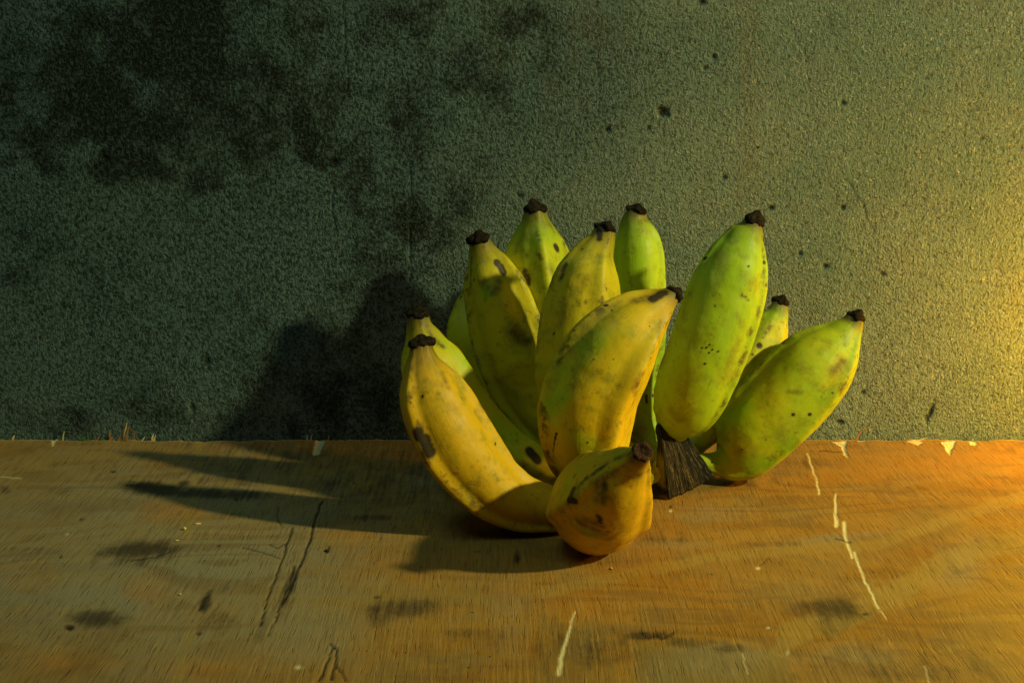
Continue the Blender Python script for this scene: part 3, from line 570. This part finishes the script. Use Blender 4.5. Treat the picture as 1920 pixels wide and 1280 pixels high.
def build_banana(key, d, root, idx):
    pts = []
    for (px, py, Y, r) in d['p']:
        P = at(px, py, Y); pts.append((*P, r * depth(px, py, Y) / F))
    c, s = spline(pts, NS); R = c[:, 3].copy(); c = c[:, :3]
    T = np.gradient(c, axis=0); T /= np.linalg.norm(T, axis=1)[:, None]
    mid = int(NS * .62)
    ref = np.array(d['ref']) if 'ref' in d else CAM - c[mid]
    v = ref - T[mid] * (ref @ T[mid]); v /= np.linalg.norm(v)
    Vv = np.zeros_like(c); Vv[mid] = v
    for i in range(mid + 1, NS): w = Vv[i - 1] - T[i] * (Vv[i - 1] @ T[i]); Vv[i] = w / np.linalg.norm(w)
    for i in range(mid - 1, -1, -1): w = Vv[i + 1] - T[i] * (Vv[i + 1] @ T[i]); Vv[i] = w / np.linalg.norm(w)
    S = np.cross(T, Vv)
    tht, rt, rd = section(d['ridges'], d['k'])
    th = np.linspace(-math.pi, math.pi, NTH, endpoint=False)
    rr = np.interp(th, tht, rt, period=2 * math.pi); rdd = np.interp(th, tht, rd, period=2 * math.pi)
    scale = 1 / (.5 * (rr.max() + np.mean(rr)))
    u = s / s[-1]
    angf = np.clip(np.minimum(u / .2, (1 - u) / .10), 0.35, 1)      # rounder towards the ends
    V = np.zeros((NS, NTH, 3)); wob = rng.uniform(0, 6.28, 4)
    for i in range(NS):
        sec = (1 + (rr * scale - 1) * angf[i])
        tw = .16 * math.sin(2.2 * u[i] + wob[0])
        sec = np.interp(th - tw, th, sec, period=2 * math.pi)
        V[i] = c[i] + R[i] * sec[:, None] * (np.cos(th)[:, None] * Vv[i] + np.sin(th)[:, None] * S[i])
    Vf = V.reshape(-1, 3)
    nrm = (V - c[:, None, :]); nrm /= np.linalg.norm(nrm, axis=2)[..., None]; nf = nrm.reshape(-1, 3)
    lump = (vnoise(Vf, 45, idx, 2) - .5) * .0022 + (vnoise(Vf, 170, idx + 30, 2) - .5) * .0006
    Vf = Vf + nf * lump[:, None]
    ridge = np.tile(rdd, (NS, 1)).ravel() * np.repeat(np.clip((u - .08) * 5, 0, 1), NTH)
    mm = np.repeat(np.clip((u - .88) / .12, 0, 1) ** 1.5, NTH)
    stalk = np.repeat(np.clip(1 - u / .16, 0, 1), NTH)
    green = d['green'] + .25 * np.repeat(np.clip((u - .85) / .1, 0, 1), NTH) * (1 if d['green'] > .2 else 0) + .5 * stalk
    green = np.broadcast_to(green, (NS * NTH,)).copy(); bruise = np.zeros(NS * NTH)
    px, py, z = proj(Vf); fac = np.einsum('ij,ij->i', nf, CAM - Vf)
    for (kind, mp, rpx, a) in MARKS.get(key, []):
        pp = []
        for (a0, b0) in zip(mp[:-1], mp[1:]):
            n = max(1, int(math.dist(a0, b0) / max(2.0, rpx * .6))); pp += [(a0[0] + (b0[0] - a0[0]) * q / n, a0[1] + (b0[1] - a0[1]) * q / n) for q in range(n)]
        pp.append(mp[-1]); D = np.full(len(Vf), 1e9)
        for (x, y) in pp:
            e = np.hypot(px - x, py - y) + (fac < 0) * 1e6; j = int(np.argmin(e))
            D = np.minimum(D, np.linalg.norm(Vf - Vf[j], axis=1))
        rm = max(rpx * z.mean() / F, .0008) ; fld = (1.25 * a if kind == 'bruise' else .8 * a) * np.exp(-(D / rm) ** 2.4)
        if kind == 'bruise': bruise = np.maximum(bruise, fld)
        else: green = green + fld
    L = s[-1]
    grain = np.stack([np.tile(np.cos(th) * 14, NS), np.tile(np.sin(th) * 14, NS), np.repeat(s * 55, NTH) + idx * 9], 1)
    i0 = np.arange(NS - 1)[:, None] * NTH; k0 = np.arange(NTH)[None, :]; k1 = (k0 + 1) % NTH
    faces = np.stack([(i0 + k0), (i0 + k1), (i0 + NTH + k1), (i0 + NTH + k0)], 2).reshape(-1, 4)
    # closed ends
    nv = len(Vf); Vf = np.vstack([Vf, c[0][None], c[-1][None]])
    cap0 = [(k, nv, nv, (k + 1) % NTH) for k in range(0)]
    ext = lambda a_: np.concatenate([a_, a_[:1], a_[-1:]])
    me = make_mesh('banana', Vf, faces, dict(green=ext(green), bruise=ext(bruise), ridge=ext(ridge), neck=ext(mm), grain=np.vstack([grain, grain[:1], grain[-1:]]), amber=ext(np.full(nv, d['amber']))))
    o = link('banana', me, M_BAN, root); o['label'] = d['label']
    # blossom end
    r0 = R[-1] * 1.0; Te, Ve, Se = T[-1], Vv[-1], S[-1]; rr_ = random.Random(idx + 3); lean = rr_.uniform(-.5, .5), rr_.uniform(-.5, .5)
    prof = [(.94, -.22), (1.03, -.08), (1.06, .06), (1.05, .18), (.98, .32), (.80, .40), (.62, .50), (.46, .66), (.34, .82), (.16, .92), (.02, .94)]
    if key == 'L': prof = [(1.0, -.35), (1.06, -.1), (1.10, .10), (1.02, .24), (.82, .28), (.60, .18), (.42, -.02), (.25, -.05), (.14, .02), (.02, .04)]
    hs = rr_.uniform(.7, 1.35); js = rr_.uniform(.8, 1.9); prof = [(a, h if h < .1 else h * hs) for a, h in prof]
    n2 = 40; TV = []
    ph = [rr_.uniform(0, 6.28) for _ in range(5)]
    for q, (a, h) in enumerate(prof):
        for m_ in range(n2):
            t_ = m_ / n2 * 2 * math.pi
            jag = 1 + (.3 if key == 'L' else js) * .10 * math.sin(3 * t_ + ph[0]) + .07 * math.sin(5 * t_ + ph[1]) + .05 * math.sin(9 * t_ + ph[2] + q * .4) + rr_.uniform(-.05, .05)
            hh = h + (.12 * math.sin(2 * t_ + ph[3]) + .08 * math.sin(5 * t_ + ph[4])) * (1 if 1 < q < 7 else .3)
            off = max(0, h - .4)
            TV.append(c[-1] + r0 * (a * jag * (math.cos(t_) * Ve + math.sin(t_) * Se) + hh * Te + off * (lean[0] * Ve + lean[1] * Se)))
    fc = []
    for q in range(len(prof) - 1):
        for m_ in range(n2): a = q * n2 + m_; b = q * n2 + (m_ + 1) % n2; fc.append((a, b, b + n2, a + n2))
    link('blossom_end', make_mesh('blossom_end', np.array(TV), fc), M_TIP2 if key == 'L' else M_TIP, o)
    return c, R
bunch = bpy.data.objects.new('banana_bunch', None); C.objects.link(bunch)
tag(bunch, 'bunch of twelve stubby green and amber bananas on the plywood board', 'bananas')
AX = {}
for i, (k, d) in enumerate(BAN.items()): AX[k] = build_banana(k, d, bunch, i)

# ------------------------------------------------------------------ the dried crown
def build_crown():
    # rings from the foot to the pointed top; corners in photograph pixels with depth, clockwise seen from above
    rings = [
        [(1226,912,-.116),(1256,934,-.116),(1296,918,-.110),(1334,896,-.104),(1322,880,-.085),(1240,880,-.085)],
        [(1228,890,-.117),(1253,915,-.119),(1290,900,-.113),(1324,876,-.106),(1312,864,-.086),(1240,862,-.086)],
        [(1231,866,-.117),(1250,888,-.121),(1282,872,-.115),(1309,852,-.108),(1300,842,-.090),(1242,842,-.088)],
        [(1233,842,-.116),(1247,858,-.121),(1273,846,-.116),(1292,830,-.109),(1284,822,-.094),(1243,822,-.092)],
        [(1232,818,-.114),(1243,830,-.119),(1262,820,-.115),(1277,810,-.110),(1270,804,-.100),(1243,802,-.097)],
        [(1230,800,-.112),(1240,805,-.115),(1252,800,-.114),(1265,798,-.110),(1260,794,-.106),(1240,792,-.104)],
        [(1234,792,-.111),(1240,790,-.112),(1246,787,-.112),(1254,790,-.110),(1252,788,-.109),(1242,787,-.108)]]
    K = np.array([[at(*p) for p in r] for r in rings]); nr, nc = 46, 72
    # to smooth columns, then rings
    col = np.zeros((len(rings), nc, 3))
    for i in range(len(rings)):
        loop = K[i]; n = len(loop)
        for m in range(nc):
            t_ = m / nc * n; a = int(t_); f = t_ - a; f = f * f * (3 - 2 * f) * .5 + f * .5
            col[i, m] = loop[a % n] * (1 - f) + loop[(a + 1) % n] * f
    V = np.zeros((nr, nc, 3))
    for m in range(nc):
        V[:, m] = spline([(*p, 0) for p in col[:, m]], nr)[0][:, :3]
    cen = V.mean(axis=1, keepdims=True); nrm = V - cen; nrm /= np.maximum(np.linalg.norm(nrm, axis=2, keepdims=True), 1e-6)
    m_ = np.arange(nc)[None, :].repeat(nr, 0); u = np.arange(nr)[:, None].repeat(nc, 1) / (nr - 1)
    g = np.stack([np.cos(m_ / nc * 2 * math.pi) * 2.6, np.sin(m_ / nc * 2 * math.pi) * 2.6, u * 2.2], 2).reshape(-1, 3)
    fib = vnoise(g + 5, 3.2, 8, 3).reshape(nr, nc) - .5
    V = V + nrm * (fib * .0020 + (vnoise(V.reshape(-1, 3), 320, 6, 2).reshape(nr, nc) - .5) * .0022)[..., None]
    # ragged lip on the corner between the dark face and the pale side
    lip = np.exp(-((m_ - 12.5) / 2.0) ** 2) + np.exp(-((m_ - 36) / 1.8) ** 2); V = V + nrm * (lip * .0016)[..., None]
    flesh = np.clip(1 - np.abs(m_ - 6.0) / 4.5, 0, 1) ** .4 * np.clip((.62 - u) * 6, 0, 1) * np.clip((u - .06) * 12, 0, 1)
    i0 = np.arange(nr - 1)[:, None] * nc; k0 = np.arange(nc)[None, :]; k1 = (k0 + 1) % nc
    faces = np.stack([(i0 + k0), (i0 + k1), (i0 + nc + k1), (i0 + nc + k0)], 2).reshape(-1, 4)
    Vf = V.reshape(-1, 3); Vf = np.vstack([Vf, V[0].mean(0)[None], V[-1].mean(0)[None]]); n = nr * nc
    faces = [tuple(f) for f in faces]
    me = bpy.data.meshes.new('dried_crown')
    tri = [((k + 1) % nc, k, n) for k in range(nc)] + [((nr - 1) * nc + k, (nr - 1) * nc + (k + 1) % nc, n + 1) for k in range(nc)]
    Vf[:, 2] = np.maximum(Vf[:, 2], .0006)
    me.from_pydata([tuple(map(float, v)) for v in Vf], [], faces + tri); me.update()
    for p in me.polygons: p.use_smooth = True
    gg = np.vstack([g * np.array((7.0, 7.0, 1.6)), g[:1], g[-1:]]).astype(np.float32); a = me.attributes.new('grain', 'FLOAT_VECTOR', 'POINT'); a.data.foreach_set('vector', gg.ravel())
    ed = np.clip(np.exp(-((m_ - 13.5) / 2.6) ** 2) + np.exp(-((m_ - 36) / 3.0) ** 2) + np.clip((u - .80) * 6, 0, 1) + .5 * np.exp(-((m_ - 30) / 2.0) ** 2), 0, 1)
    a = me.attributes.new('edge', 'FLOAT', 'POINT'); a.data.foreach_set('value', np.concatenate([ed.ravel(), [0, 0]]).astype(np.float32))
    a = me.attributes.new('flesh', 'FLOAT', 'POINT'); a.data.foreach_set('value', np.concatenate([flesh.ravel(), [0, 0]]).astype(np.float32))
    o = link('dried_crown', me, M_CROWN, bunch); o['label'] = 'dark dried cut stem where the bananas join'
build_crown()
